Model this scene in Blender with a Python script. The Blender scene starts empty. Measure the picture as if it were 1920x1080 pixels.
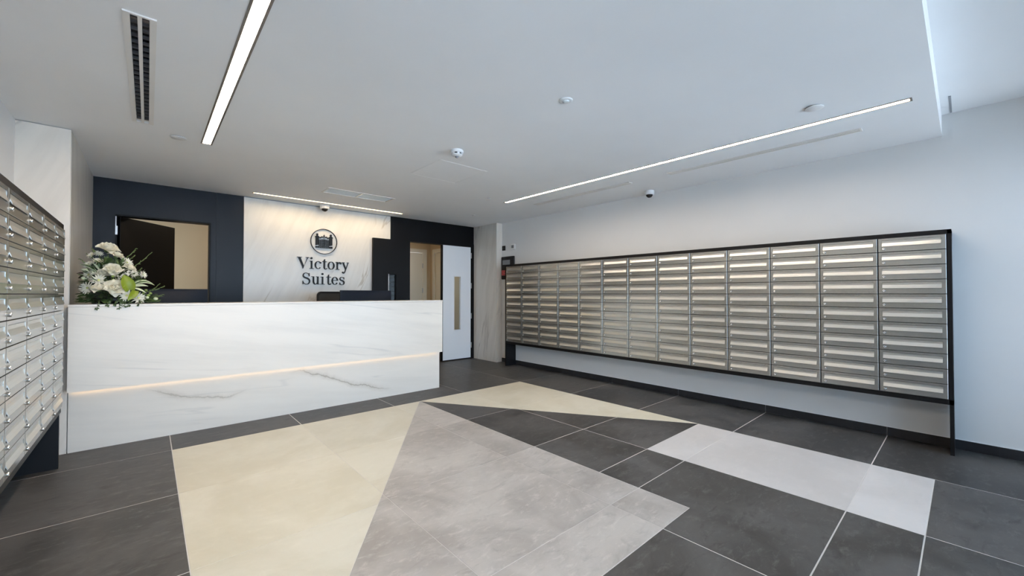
import bpy, bmesh, math, random
from mathutils import Vector, Matrix, noise as mnoise
PI = math.pi
C = bpy.context.scene.collection
scene = bpy.context.scene

# ------------------------------------------------------------------ camera
cam_d = bpy.data.cameras.new('camera'); cam = bpy.data.objects.new('camera', cam_d); C.objects.link(cam)
cam.location = (0, 0, 1.2)
cam.rotation_euler = (math.radians(90 + 0.8236), 0, -math.radians(41.8687))
cam_d.sensor_width = 36.0; cam_d.lens = 761.14 * 36 / 1920; cam_d.clip_start = 0.02
scene.camera = cam
scene.view_settings.view_transform = 'Standard'; scene.view_settings.look = 'None'
scene.view_settings.gamma = 1.0; scene.view_settings.use_curve_mapping = False
scene.view_settings.exposure = 1.36

# ------------------------------------------------------------------ light
SKY = 2.9            # daylight through the glass front
LED = 27.0           # linear ceiling lamps
wd = bpy.data.worlds.new('sky'); scene.world = wd; wd.use_nodes = True
bg = wd.node_tree.nodes['Background']; bg.inputs[0].default_value = (0.53, 0.72, 1.0, 1); bg.inputs[1].default_value = SKY
sl = bpy.data.lights.new('sun', 'SUN'); sl.energy = 18; sl.angle = .01; sl.color = (1, .98, .95)
so = bpy.data.objects.new('sun', sl); C.objects.link(so); so.rotation_euler = (-math.radians(38), math.radians(8), 0)   # high behind the building: lights the street, not the room

# ------------------------------------------------------------------ materials
def srgb(r, g, b):
    f = lambda c: c / 12.92 if c <= .04045 else ((c + .055) / 1.055) ** 2.4
    return (f(r / 255), f(g / 255), f(b / 255), 1)

def nd(nt, typ, **kw):
    n = nt.nodes.new(typ)
    for k, v in kw.items():
        if k == 'op': n.operation = v
        else: setattr(n, k, v)
    return n

def mat(name, col, rough=.5, metal=0, spec=.5, emit=0, emit_col=None):
    m = bpy.data.materials.new(name); m.use_nodes = True
    b = m.node_tree.nodes['Principled BSDF']
    b.inputs['Base Color'].default_value = col if len(col) == 4 else (*col, 1)
    b.inputs['Roughness'].default_value = rough; b.inputs['Metallic'].default_value = metal
    b.inputs['Specular IOR Level'].default_value = spec
    if emit:
        b.inputs['Emission Color'].default_value = emit_col or (1, 1, 1, 1); b.inputs['Emission Strength'].default_value = emit
    return m

def mth(nt, op, a, b=None, c=None, clamp=False):
    n = nd(nt, 'ShaderNodeMath', op=op); n.use_clamp = clamp
    for i, v in enumerate((a, b, c)):
        if v is None: continue
        if isinstance(v, (int, float)): n.inputs[i].default_value = v
        else: nt.links.new(v, n.inputs[i])
    return n.outputs[0]

def smooth(nt, v, a, b, lo=0., hi=1.):
    n = nd(nt, 'ShaderNodeMapRange', interpolation_type='SMOOTHSTEP')
    nt.links.new(v, n.inputs[0])
    for i, x in enumerate((a, b, lo, hi)): n.inputs[i + 1].default_value = x
    return n.outputs[0]

def mixc(nt, fac, a, b):
    n = nd(nt, 'ShaderNodeMix', data_type='RGBA')
    if isinstance(fac, (int, float)): n.inputs[0].default_value = fac
    else: nt.links.new(fac, n.inputs[0])
    for i, v in ((6, a), (7, b)):
        if isinstance(v, tuple): n.inputs[i].default_value = v
        else: nt.links.new(v, n.inputs[i])
    return n.outputs[2]

def comb(nt, x, y, z):
    n = nd(nt, 'ShaderNodeCombineXYZ')
    for i, v in enumerate((x, y, z)):
        if isinstance(v, (int, float)): n.inputs[i].default_value = v
        else: nt.links.new(v, n.inputs[i])
    return n.outputs[0]

def noi(nt, vec, scale, detail=3, rough=.5, dist=0):
    n = nd(nt, 'ShaderNodeTexNoise'); n.inputs['Scale'].default_value = scale; n.inputs['Detail'].default_value = detail
    n.inputs['Roughness'].default_value = rough; n.inputs['Distortion'].default_value = dist
    nt.links.new(vec, n.inputs['Vector']); return n.outputs[0]

def marble(name, axis, ang, seed=0., base=(.80, .73, .645, 1), vein=(.40, .37, .34, 1), strength=.75, special=False, streak=.10, rough=.28, warp=.12, mask=(.5, .68), run=.28):
    """veined stone; axis picks the horizontal direction of the slab, ang the run of the veins"""
    m = mat(name, base, rough); nt = m.node_tree; b = nt.nodes['Principled BSDF']
    g = nd(nt, 'ShaderNodeNewGeometry'); s = nd(nt, 'ShaderNodeSeparateXYZ'); nt.links.new(g.outputs['Position'], s.inputs[0])
    h = s.outputs[0] if axis == 'x' else mth(nt, 'MULTIPLY', s.outputs[1], -1)
    z = s.outputs[2]; ca, sa = math.cos(ang), math.sin(ang)
    u = mth(nt, 'ADD', mth(nt, 'MULTIPLY', h, ca), mth(nt, 'MULTIPLY', z, sa))
    w = mth(nt, 'ADD', mth(nt, 'MULTIPLY', h, -sa), mth(nt, 'MULTIPLY', z, ca))
    w = mth(nt, 'ADD', w, mth(nt, 'MULTIPLY', mth(nt, 'SUBTRACT', noi(nt, comb(nt, u, w, seed), 1.6, 3), .5), warp))
    st = noi(nt, comb(nt, mth(nt, 'MULTIPLY', u, .5), mth(nt, 'MULTIPLY', w, 4.5), seed + 3), 2.2, 5, .6)
    c = mixc(nt, smooth(nt, st, .35, .75, 0, streak * 3), base, (base[0] * .72, base[1] * .71, base[2] * .70, 1))
    n1 = noi(nt, comb(nt, mth(nt, 'MULTIPLY', u, run), mth(nt, 'MULTIPLY', w, 1.5), seed + 7), 1.6, 4, .55)
    v1 = smooth(nt, mth(nt, 'ABSOLUTE', mth(nt, 'SUBTRACT', n1, .5)), .0, .013, 1, 0)
    mk = smooth(nt, noi(nt, comb(nt, u, w, seed + 11), 1.3, 2), *mask)
    f = mth(nt, 'MULTIPLY', mth(nt, 'MULTIPLY', v1, mk), strength)
    c = mixc(nt, f, c, vein)
    if special:      # the two strong veins across the foot of the desk
        cv = nd(nt, 'ShaderNodeFloatCurve'); cu = cv.mapping.curves[0]
        pts = [(-.10, .45), (.08, .389), (.24, .309), (.40, .276), (.56, .264), (.86, .40), (1.07, .419), (1.35, .356), (1.62, .239), (1.92, .147), (2.2, .051)]
        q = [((x + .1) / 2.3, zz) for x, zz in pts]
        cu.points[0].location = q[0]; cu.points[1].location = q[-1]
        for p in q[1:-1]: cu.points.new(*p)
        for p in cu.points: p.handle_type = 'AUTO'
        cv.mapping.update(); cv.inputs[0].default_value = 1
        nt.links.new(mth(nt, 'DIVIDE', mth(nt, 'ADD', s.outputs[0], .1), 2.3), cv.inputs[1])
        jag = mth(nt, 'MULTIPLY', mth(nt, 'SUBTRACT', noi(nt, g.outputs['Position'], 7, 5, .65), .5), .10)
        d = mth(nt, 'ABSOLUTE', mth(nt, 'ADD', mth(nt, 'SUBTRACT', z, cv.outputs[0]), jag))
        wid = noi(nt, g.outputs['Position'], 3.1, 3)
        core = smooth(nt, mth(nt, 'DIVIDE', d, mth(nt, 'ADD', mth(nt, 'MULTIPLY', wid, .016), .002)), 0.2, 1, 1, 0)
        halo = smooth(nt, d, 0, .05, .30, 0)
        x = s.outputs[0]
        m1 = mth(nt, 'MULTIPLY', smooth(nt, x, -.05, .15), smooth(nt, x, .5, .75, 1, 0))
        m2 = mth(nt, 'MULTIPLY', smooth(nt, x, 1.0, 1.3), smooth(nt, x, 1.9, 2.2, 1, 0))
        mm = mth(nt, 'ADD', mth(nt, 'MULTIPLY', m1, .8), m2, clamp=True)
        c = mixc(nt, mth(nt, 'MULTIPLY', mth(nt, 'ADD', mth(nt, 'MULTIPLY', core, .5), halo, clamp=True), mm), c, (.40, .33, .25, 1))
    nt.links.new(c, b.inputs['Base Color'])
    return m

def stone(name, base, dark, light, rough=.5, scale=1.0, spec=.35, fleck=.30):
    """slate-like porcelain: clouds, scratches and flecks, different on every tile"""
    m = mat(name, base, rough, 0, spec); nt = m.node_tree; b = nt.nodes['Principled BSDF']
    g = nd(nt, 'ShaderNodeNewGeometry'); oi = nd(nt, 'ShaderNodeObjectInfo')
    off = comb(nt, mth(nt, 'MULTIPLY', oi.outputs['Random'], 37), mth(nt, 'MULTIPLY', oi.outputs['Random'], 91), 0)
    va = nd(nt, 'ShaderNodeVectorMath', op='ADD'); nt.links.new(g.outputs['Position'], va.inputs[0]); nt.links.new(off, va.inputs[1])
    s = nd(nt, 'ShaderNodeSeparateXYZ'); nt.links.new(va.outputs[0], s.inputs[0])
    st = comb(nt, s.outputs[0], mth(nt, 'MULTIPLY', s.outputs[1], 2.2), 0)
    cl = noi(nt, va.outputs[0], 1.7 * scale, 8, .62, .6)
    c = mixc(nt, smooth(nt, cl, .34, .66), dark, light)
    fn = noi(nt, st, 9 * scale, 10, .78, .4)
    c = mixc(nt, smooth(nt, fn, .50, .68, 0, fleck), c, tuple(min(1, k * 1.3) for k in light[:3]) + (1,))
    fd = noi(nt, st, 5 * scale, 6, .7, .8)
    c = mixc(nt, smooth(nt, fd, .52, .75, 0, fleck), c, tuple(k * .7 for k in dark[:3]) + (1,))
    hv = nd(nt, 'ShaderNodeHueSaturation'); nt.links.new(c, hv.inputs['Color'])
    nt.links.new(mth(nt, 'ADD', mth(nt, 'MULTIPLY', oi.outputs['Random'], .10), .95), hv.inputs['Value'])
    nt.links.new(hv.outputs[0], b.inputs['Base Color'])
    bp = nd(nt, 'ShaderNodeBump'); bp.inputs['Strength'].default_value = .10; bp.inputs['Distance'].default_value = .004
    nt.links.new(fn, bp.inputs['Height']); nt.links.new(bp.outputs[0], b.inputs['Normal'])
    nt.links.new(smooth(nt, cl, .3, .7, rough - .06, rough + .08), b.inputs['Roughness'])
    return m

def paint(name, col, rough=.6, spec=.3, bump=.02):
    m = mat(name, col, rough, 0, spec); nt = m.node_tree; b = nt.nodes['Principled BSDF']
    g = nd(nt, 'ShaderNodeNewGeometry')
    n = noi(nt, g.outputs['Position'], 130, 2)
    bp = nd(nt, 'ShaderNodeBump'); bp.inputs['Strength'].default_value = bump; bp.inputs['Distance'].default_value = .002
    nt.links.new(n, bp.inputs['Height']); nt.links.new(bp.outputs[0], b.inputs['Normal'])
    n2 = noi(nt, g.outputs['Position'], 1.2, 3)
    c = mixc(nt, smooth(nt, n2, .3, .7), col, tuple(k * .965 for k in col[:3]) + (1,))
    nt.links.new(c, b.inputs['Base Color']); return m

def brushed(name, col, rough=.3, metal=1.0):
    m = mat(name, col, rough, metal); nt = m.node_tree; b = nt.nodes['Principled BSDF']
    oi = nd(nt, 'ShaderNodeObjectInfo')
    tc = nd(nt, 'ShaderNodeTexCoord'); mp = nd(nt, 'ShaderNodeMapping'); mp.inputs['Scale'].default_value = (1, 30, 500)
    nt.links.new(tc.outputs['Object'], mp.inputs[0]); n = noi(nt, mp.outputs[0], 1.5, 2)
    nt.links.new(mth(nt, 'ADD', mth(nt, 'MULTIPLY', oi.outputs['Random'], .05), rough), b.inputs['Roughness'])
    nt.links.new(mixc(nt, smooth(nt, n, .3, .7), tuple(k * .93 for k in col[:3]) + (1,), col), b.inputs['Base Color'])
    return m

def pane_mat(name, tint=(.95, .98, .97, 1), refl=.06):
    m = bpy.data.materials.new(name); m.use_nodes = True; nt = m.node_tree; nt.nodes.clear()
    o = nd(nt, 'ShaderNodeOutputMaterial'); t = nd(nt, 'ShaderNodeBsdfTransparent'); t.inputs[0].default_value = tint
    gl = nd(nt, 'ShaderNodeBsdfGlossy'); gl.inputs['Roughness'].default_value = .02
    fr = nd(nt, 'ShaderNodeFresnel'); fr.inputs[0].default_value = 1.45
    mx = nd(nt, 'ShaderNodeMixShader'); nt.links.new(fr.outputs[0], mx.inputs[0]); nt.links.new(t.outputs[0], mx.inputs[1]); nt.links.new(gl.outputs[0], mx.inputs[2])
    nt.links.new(mx.outputs[0], o.inputs[0]); return m

M = dict(
    wall=paint('white_wall_paint', (.76, .76, .755, 1)),
    ceil=paint('white_ceiling_paint', (.88, .88, .88, 1), .7, .2),
    navy=paint('navy_wall_paint', (.0062, .0088, .0150, 1), .42, .3),
    black=mat('black_powder_coat', (.006, .006, .007, 1), .45, 0, .3),
    blackdoor=paint('black_door_laminate', (.0030, .0033, .0042, 1), .5, .2),
    cream=paint('cream_paint', (.64, .49, .30, 1), .6),
    creamdoor=paint('cream_door_paint', (.80, .73, .60, 1), .45),
    whitedoor=paint('white_door_laminate', (.86, .86, .87, 1), .35),
    grout=mat('light_grout', (.66, .63, .60, 1), .9, 0, .1),
    darktile=stone('charcoal_tile', (.066, .063, .061, 1), (.038, .036, .035, 1), (.100, .096, .093, 1), .46, fleck=.75),
    skirt=stone('charcoal_skirting', (.03, .03, .032, 1), (.022, .022, .025, 1), (.032, .032, .035, 1), .45),
    creamtile=stone('cream_tile', (.65, .61, .50, 1), (.585, .54, .425, 1), (.69, .655, .555, 1), .42, .6, fleck=.12),
    greytile=stone('grey_tile', (.40, .37, .345, 1), (.33, .302, .278, 1), (.47, .44, .41, 1), .42, fleck=.5),
    paletile=stone('pale_grey_tile', (.58, .55, .535, 1), (.55, .52, .505, 1), (.63, .60, .585, 1), .42, .8, fleck=.12),
    mdesk=marble('desk_marble', 'x', -.17, 2.3, strength=.30, streak=.10, warp=.04, run=.10, mask=(.45, .6)),
    mfoot=marble('desk_foot_marble', 'x', -.12, 5.1, warp=.05, run=.14, strength=.2, special=True, streak=.07),
    mback=marble('back_wall_marble', 'x', 1.19, 1.7, base=(.74, .72, .68, 1), vein=(.42, .36, .28, 1), strength=.7, streak=.12),
    mcolf=marble('column_front_marble', 'x', 1.2, 9.3, strength=.5, streak=.10),
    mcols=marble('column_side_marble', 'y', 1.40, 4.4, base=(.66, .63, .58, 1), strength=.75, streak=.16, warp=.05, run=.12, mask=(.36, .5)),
    alu=brushed('brushed_aluminium', (.49, .485, .455, 1), .21, .80),
    aluflap=brushed('brushed_aluminium_flap', (.64, .635, .60, 1), .35, .88),
    chrome=mat('chrome', (.78, .78, .78, 1), .12, 1),
    steel=mat('satin_steel', (.55, .55, .55, 1), .3, 1),
    white=mat('white_plastic', (.80, .80, .80, 1), .4),
    grey=mat('grey_plastic', (.28, .29, .31, 1), .4),
    vent=mat('vent_white_metal', (.80, .77, .73, 1), .45),
    ventdark=mat('vent_dark_inside', (.012, .013, .016, 1), .5),
    blade=mat('vent_blade_grey', (.06, .063, .072, 1), .3),
    louvre=mat('pale_grille', (.70, .74, .74, 1), .4),
    trim=mat('lamp_trim_bronze', (.22, .19, .17, 1), .4, .4),
    led=mat('lamp_diffuser', (1, 1, 1, 1), .5, emit=LED, emit_col=(1, .83, .65, 1)),
    ledback=mat('warm_lamp_diffuser', (1, 1, 1, 1), .5, emit=LED * 1.15, emit_col=(1, .75, .44, 1)),
    ledwarm=mat('warm_strip', (1, 1, 1, 1), .5, emit=1.35, emit_col=(1, .70, .36, 1)),
    lamp=mat('added_room_lamp', (1, 1, 1, 1), .5, emit=13, emit_col=(1, .84, .62, 1)),  # glow of the unseen lamps added in office and corridor
    dome=mat('smoked_dome', (.008, .008, .009, 1), .06),
    screen=mat('black_glass_screen', (.01, .011, .013, 1), .1),
    shell=mat('monitor_shell', (.011, .015, .024, 1), .45, 0, .15),
    mesh=mat('chair_mesh', (.012, .011, .010, 1), .7),
    meshlight=mat('chair_mesh_thin', (.05, .045, .038, 1), .7),
    glass=pane_mat('clear_glass'),
    dglass=mat('dark_mirror_glass', (.008, .010, .011, 1), .05, 0, .55),
    lcd=mat('grey_display', (.22, .23, .25, 1), .15),
    red=mat('red_label', (.42, .03, .04, 1), .5),
    worktop=mat('worktop_laminate', (.55, .53, .50, 1), .5),
    frame=mat('dark_window_frame', (.03, .032, .035, 1), .4),
    paving=mat('street_paving', (.39, .415, .46, 1), .85),
    petal=mat('white_petal', (.92, .90, .80, 1), .6),
    petalc=mat('cream_petal', (.95, .91, .78, 1), .6),
    mumc=mat('green_yellow_centre', (.55, .58, .20, 1), .7),
    leaf=mat('dark_leaf', (.040, .075, .020, 1), .5),
    leaf2=mat('mid_leaf', (.10, .155, .045, 1), .5),
    stem=mat('green_stem', (.07, .10, .03, 1), .6),
    lime=mat('lime_spathe', (.19, .25, .010, 1), .42),
    cleaf=mat('cream_stripe_leaf', (.66, .70, .46, 1), .5),
    burg=mat('burgundy_leaf', (.035, .02, .022, 1), .45),
    berry=mat('green_berry', (.20, .27, .06, 1), .4),
    bowl=mat('dark_bowl', (.012, .013, .012, 1), .5),
)

for k in ('petal', 'petalc'):          # petals let some light through
    nt = M[k].node_tree; b = nt.nodes['Principled BSDF']; o = nt.nodes['Material Output']
    tr = nd(nt, 'ShaderNodeBsdfTranslucent'); tr.inputs[0].default_value = b.inputs['Base Color'].default_value
    mx = nd(nt, 'ShaderNodeMixShader'); mx.inputs[0].default_value = .35
    nt.links.new(b.outputs[0], mx.inputs[1]); nt.links.new(tr.outputs[0], mx.inputs[2]); nt.links.new(mx.outputs[0], o.inputs[0])

# ------------------------------------------------------------------ mesh helpers
class MB:
    def __init__(s): s.v = []; s.f = []; s.sm = []
    def add(s, vs, fs, smooth=False):
        o = len(s.v); s.v += [tuple(p) for p in vs]; s.f += [tuple(i + o for i in f) for f in fs]; s.sm += [smooth] * len(fs); return s
    def box(s, x0, x1, y0, y1, z0, z1):
        x0, x1 = sorted((x0, x1)); y0, y1 = sorted((y0, y1)); z0, z1 = sorted((z0, z1))
        return s.add([(x0, y0, z0), (x1, y0, z0), (x1, y1, z0), (x0, y1, z0), (x0, y0, z1), (x1, y0, z1), (x1, y1, z1), (x0, y1, z1)],
                     [(0, 3, 2, 1), (4, 5, 6, 7), (0, 1, 5, 4), (1, 2, 6, 5), (2, 3, 7, 6), (3, 0, 4, 7)])
    def cbox(s, x0, x1, y0, y1, z0, z1, c=.003):
        """box with chamfered edges"""
        b = bmesh.new(); r = bmesh.ops.create_cube(b, size=1)
        for v in b.verts: v.co = Vector(((x0 + x1) / 2 + v.co.x * (x1 - x0), (y0 + y1) / 2 + v.co.y * (y1 - y0), (z0 + z1) / 2 + v.co.z * (z1 - z0)))
        bmesh.ops.bevel(b, geom=b.edges[:], offset=c, segments=1, affect='EDGES'); return s.bm(b)
    def bm(s, b, smooth=False):
        b.verts.index_update(); s.add([v.co[:] for v in b.verts], [[v.index for v in f.verts] for f in b.faces], smooth); b.free(); return s
    def prism(s, poly, fn, d0, d1, smooth=False):
        """poly: 2D points (ccw seen against the depth direction); fn(a, b, d) -> 3D"""
        n = len(poly)
        vs = [fn(a, b, d0) for a, b in poly] + [fn(a, b, d1) for a, b in poly]
        fs = [tuple(range(n))[::-1], tuple(range(n, 2 * n))] + [(i, (i + 1) % n, n + (i + 1) % n, n + i) for i in range(n)]
        return s.add(vs, fs, smooth)
    def lathe(s, prof, n=24, c=(0, 0, 0), smooth=True, axis='z'):
        vs = []; fs = []
        for r, z in prof:
            for k in range(n):
                a = 2 * PI * k / n; p = (r * math.cos(a), r * math.sin(a), z)
                if axis == 'y': p = (p[0], p[2], p[1])
                vs.append((p[0] + c[0], p[1] + c[1], p[2] + c[2]))
        for i in range(len(prof) - 1):
            for k in range(n): fs.append((i * n + k, i * n + (k + 1) % n, (i + 1) * n + (k + 1) % n, (i + 1) * n + k))
        fs.append(tuple(range(n))[::-1]); fs.append(tuple(range((len(prof) - 1) * n, len(prof) * n)))
        return s.add(vs, fs, smooth)
    def tube(s, pts, r, n=6, r1=None):
        pts = [Vector(p) for p in pts]; r1 = r if r1 is None else r1; vs = []; fs = []
        for i, p in enumerate(pts):
            d = (pts[min(i + 1, len(pts) - 1)] - pts[max(i - 1, 0)]).normalized()
            a = d.orthogonal().normalized() if i == 0 else (a - a.dot(d) * d).normalized()
            b = d.cross(a); rr = r + (r1 - r) * i / max(1, len(pts) - 1)
            for k in range(n):
                t = 2 * PI * k / n; vs.append(p + rr * (math.cos(t) * a + math.sin(t) * b))
        for i in range(len(pts) - 1):
            for k in range(n): fs.append((i * n + k, i * n + (k + 1) % n, (i + 1) * n + (k + 1) % n, (i + 1) * n + k))
        fs.append(tuple(range(n))[::-1]); fs.append(tuple(range((len(pts) - 1) * n, len(pts) * n)))
        return s.add(vs, fs, True)
    def ball(s, c, r, n=8, sq=(1, 1, 1)):
        prof = []
        m = max(4, n // 2)
        vs = []; fs = []
        for i in range(1, m):
            t = PI * i / m
            for k in range(n):
                a = 2 * PI * k / n; vs.append((c[0] + r * sq[0] * math.sin(t) * math.cos(a), c[1] + r * sq[1] * math.sin(t) * math.sin(a), c[2] + r * sq[2] * math.cos(t)))
        top = len(vs); vs += [(c[0], c[1], c[2] + r * sq[2]), (c[0], c[1], c[2] - r * sq[2])]
        for i in range(m - 2):
            for k in range(n): fs.append((i * n + k, (i + 1) * n + k, (i + 1) * n + (k + 1) % n, i * n + (k + 1) % n))
        for k in range(n):
            fs.append((top, k, (k + 1) % n)); fs.append((top + 1, (m - 2) * n + (k + 1) % n, (m - 2) * n + k))
        return s.add(vs, fs, True)
    def xf(s, mtx):
        s.v = [tuple(mtx @ Vector(p)) for p in s.v]; return s
    def join(s, o, mtx=None):
        vs = [tuple(mtx @ Vector(p)) for p in o.v] if mtx else o.v
        k = len(s.v); s.v += vs; s.f += [tuple(i + k for i in f) for f in o.f]; s.sm += o.sm; return s
    def mesh(s, name, m):
        me = bpy.data.meshes.new(name); me.from_pydata(s.v, [], s.f); me.polygons.foreach_set('use_smooth', s.sm)
        me.materials.append(m); me.update(); return me
    def build(s, name, m, parent=None, local=False):
        """vertices in world space unless local; shifted to the parent's place"""
        off = Vector((0, 0, 0)); p = parent
        if not local:
            while p is not None: off += p.location; p = p.parent
        if off.length: s.v = [(a - off.x, b - off.y, c - off.z) for a, b, c in s.v]
        o = bpy.data.objects.new(name, s.mesh(name, m)); C.objects.link(o); o.parent = parent; return o

def tag(o, label=None, cat=None, group=None, kind=None):
    if label: o['label'] = label
    if cat: o['category'] = cat
    if group: o['group'] = group
    if kind: o['kind'] = kind
    return o
def thing(name, loc, label, cat, group=None, rz=0):
    o = bpy.data.objects.new(name, None); C.objects.link(o); o.location = loc; o.rotation_euler = (0, 0, rz); o.empty_display_size = .1
    return tag(o, label, cat, group)
def struct(o, label=None): return tag(o, label, None, None, 'structure')
def inst(name, me, parent, loc=(0, 0, 0)):
    o = bpy.data.objects.new(name, me); C.objects.link(o); o.parent = parent; o.location = loc; return o

# ------------------------------------------------------------------ the room
ZC = 2.45; ZR = 2.62; YB = 6.16; XR = 4.68; XL = -.72; YF = -1.0
BK = .109                                   # step in the ceiling near the glass front

# floor: grout bed with tiles laid on it
fl = struct(MB().box(XL - .1, XR + .1, YF - .1, 7.7, -.10, -.0012).build('floor', M['grout']), 'charcoal tiled floor with cream, grey and pale inlaid shapes')
def clip(poly, a, b):
    """keep the part of poly left of a->b"""
    out = []
    sd = lambda p: (b[0] - a[0]) * (p[1] - a[1]) - (b[1] - a[1]) * (p[0] - a[0])
    for i in range(len(poly)):
        p, q = poly[i], poly[(i + 1) % len(poly)]; sp, sq = sd(p), sd(q)
        if sp >= 0: out.append(p)
        if sp * sq < 0: t = sp / (sp - sq); out.append((p[0] + t * (q[0] - p[0]), p[1] + t * (q[1] - p[1])))
    return out
def area(p): return sum(p[i][0] * p[(i + 1) % len(p)][1] - p[(i + 1) % len(p)][0] * p[i][1] for i in range(len(p))) / 2
def inset(poly, d):
    for i in range(len(poly)):
        pass
    out = poly
    n = len(poly)
    for i in range(n):
        a, b = Vector(poly[i]), Vector(poly[(i + 1) % n]); e = b - a
        if e.length < 1e-5: continue
        nn = Vector((-e.y, e.x)).normalized() * d
        out = clip(out, tuple(a + nn), tuple(b + nn))
        if len(out) < 3: return []
    return out
def tile(poly, m, gap=.0031):
    p = []
    for q in poly:
        if not p or (Vector(q) - Vector(p[-1])).length > 1e-4: p.append(q)
    if len(p) > 2 and (Vector(p[0]) - Vector(p[-1])).length < 1e-4: p.pop()
    if len(p) < 3 or abs(area(p)) < .0006: return
    a = inset(p, gap); b = inset(p, gap + .0012)
    if len(a) < 3 or len(b) < 3: return
    c = Vector((sum(q[0] for q in a) / len(a), sum(q[1] for q in a) / len(a)))
    mb = MB(); n = len(a)
    mb.add([(x - c.x, y - c.y, -.004) for x, y in a] + [(x - c.x, y - c.y, -.0008) for x, y in a], [(i, (i + 1) % n, n + (i + 1) % n, n + i) for i in range(n)])
    if len(b) == n:
        mb.add([(x - c.x, y - c.y, -.0008) for x, y in a] + [(x - c.x, y - c.y, 0) for x, y in b], [(i, (i + 1) % n, n + (i + 1) % n, n + i) for i in range(n)])
        mb.add([(x - c.x, y - c.y, 0) for x, y in b], [tuple(range(n))])
    else:
        mb.add([(x - c.x, y - c.y, -.0008) for x, y in a], [tuple(range(n))])
    o = inst('floor_tile', mb.mesh('floor_tile', m), fl, (c.x, c.y, 0))
XS = [-.766, .148, 1.06, 1.973, 2.885, 3.80, 4.70]
YS = [-1.0, -.49, .425, 1.337, 2.25, 3.168, 4.082, 4.995, 5.91, 6.9, 7.7]
YSR = [-1.0, -.49, .452, 1.36, 2.272, 3.18, 4.082, 4.995, 5.91, 6.9, 7.7]
rect = lambda x0, x1, y0, y1: [(x0, y0), (x1, y0), (x1, y1), (x0, y1)]
def region(poly, m, xs, ys, gap=.0031):
    for i in range(len(xs) - 1):
        for j in range(len(ys) - 1):
            p = rect(xs[i], xs[i + 1], ys[j], ys[j + 1])
            for k in range(len(poly)):
                p = clip(p, poly[k], poly[(k + 1) % len(poly)])
                if len(p) < 3: break
            if len(p) >= 3: tile(p, m, gap)
A0, AP, A1, A2 = (.148, 1.045), (2.272, 4.082), (2.272, 1.045), (.148, 4.082)
yg = sorted(set(YSR))
region([A0, AP, A2], M['creamtile'], XS, YS, .0012)                       # cream triangle by the desk
region([A0, A1, AP], M['greytile'], XS, YSR, .0012)                      # grey triangle
region(rect(-.766, .148, -1.0, 7.7), M['darktile'], XS, YS)              # dark field left of the cream
region(rect(.148, 4.70, 4.082, 7.7), M['darktile'], XS, YS)              # behind and under the desk
region(rect(.148, 1.973, .145, 1.045), M['darktile'], XS, [.145, 1.045])
region(rect(.148, 3.80, -1.0, .145), M['darktile'], XS, [-1.0, -.767, .145])
region(rect(1.973, 2.885, .145, .452), M['darktile'], [1.973, 2.885], [.145, .452])
region(rect(2.272, 2.885, 1.36, 1.655), M['darktile'], [2.272, 2.885], [1.36, 1.655])
g = .0031; xa, xb, xc, ya, yb, yc = 1.973 + g, 2.272 + g, 2.885 - g, .452 + g, 1.045 - g, 1.36 - g     # tile notched round the tip of the grey triangle
pts = [(xa, ya), (xc, ya), (xc, yc), (xb, yc), (xb, yb), (xa, yb)]; cxy = (2.43, .9)
lt = MB(); lt.add([(x - cxy[0], y - cxy[1], z) for z in (-.004, 0) for x, y in pts], [(i, (i + 1) % 6, 6 + (i + 1) % 6, 6 + i) for i in range(6)] + [(6, 7, 8, 9, 10, 11)])
inst('floor_tile', lt.mesh('floor_tile', M['darktile']), fl, (*cxy, 0))
region(rect(3.80, 4.70, -1.0, 4.082), M['darktile'], [3.80, 4.70], YSR)   # along the mailboxes
region(rect(2.885, 3.80, .145, 1.655), M['paletile'], [2.885, 3.80], [.145, .452, 1.36, 1.655], .0012)
T1, T2 = (3.80, 1.655), (3.80, 4.082)
region([AP, T1, T2], M['creamtile'], XS, YSR, .0012)                     # pale far triangle
region([AP, (2.272, 1.655), T1], M['darktile'], [2.272, 2.885, 3.80], [1.655, 2.272, 3.18, 4.082])

# ceiling with real openings for lamps and diffusers
HOLES = [(.311, .388, .25, 4.21), (3.604, 3.668, .212, 4.20), (.946, 2.955, 5.825, 5.875),
         (-.098, .018, 2.45, 3.985), (3.985, 4.058, .508, 2.046), (3.985, 4.058, 2.489, 3.995), (1.565, 2.40, 4.972, 5.252)]
xs = sorted({XL - .1, XR + .1, *[h[0] for h in HOLES], *[h[1] for h in HOLES]}); ys = sorted({BK, 6.29, *[h[2] for h in HOLES], *[h[3] for h in HOLES]})
cm = MB()
for i in range(len(xs) - 1):
    for j in range(len(ys) - 1):
        mx, my = (xs[i] + xs[i + 1]) / 2, (ys[j] + ys[j + 1]) / 2
        if any(h[0] < mx < h[1] and h[2] < my < h[3] for h in HOLES): continue
        cm.add([(xs[i], ys[j], ZC), (xs[i], ys[j + 1], ZC), (xs[i + 1], ys[j + 1], ZC), (xs[i + 1], ys[j], ZC)], [(0, 1, 2, 3)])
for h in HOLES:
    p = [(h[0], h[2]), (h[1], h[2]), (h[1], h[3]), (h[0], h[3])]
    cm.add([(*q, ZC) for q in p] + [(*q, ZC + .012) for q in p], [(i, (i + 1) % 4, 4 + (i + 1) % 4, 4 + i) for i in range(4)])
cm.add([(XL - .1, BK, ZC), (XR + .1, BK, ZC), (XR + .1, BK, ZR), (XL - .1, BK, ZR)], [(0, 1, 2, 3)])
cm.add([(XL - .1, BK, ZR), (XR + .1, BK, ZR), (XR + .1, YF - .1, ZR), (XL - .1, YF - .1, ZR)], [(0, 1, 2, 3)])
cm.box(XL - .1, XR + .1, YF - .1, 6.29, 2.80, 2.9)
ceil = struct(cm.build('ceiling', M['ceil']), 'white ceiling with recessed linear lamps, raised near the glass front')
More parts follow.
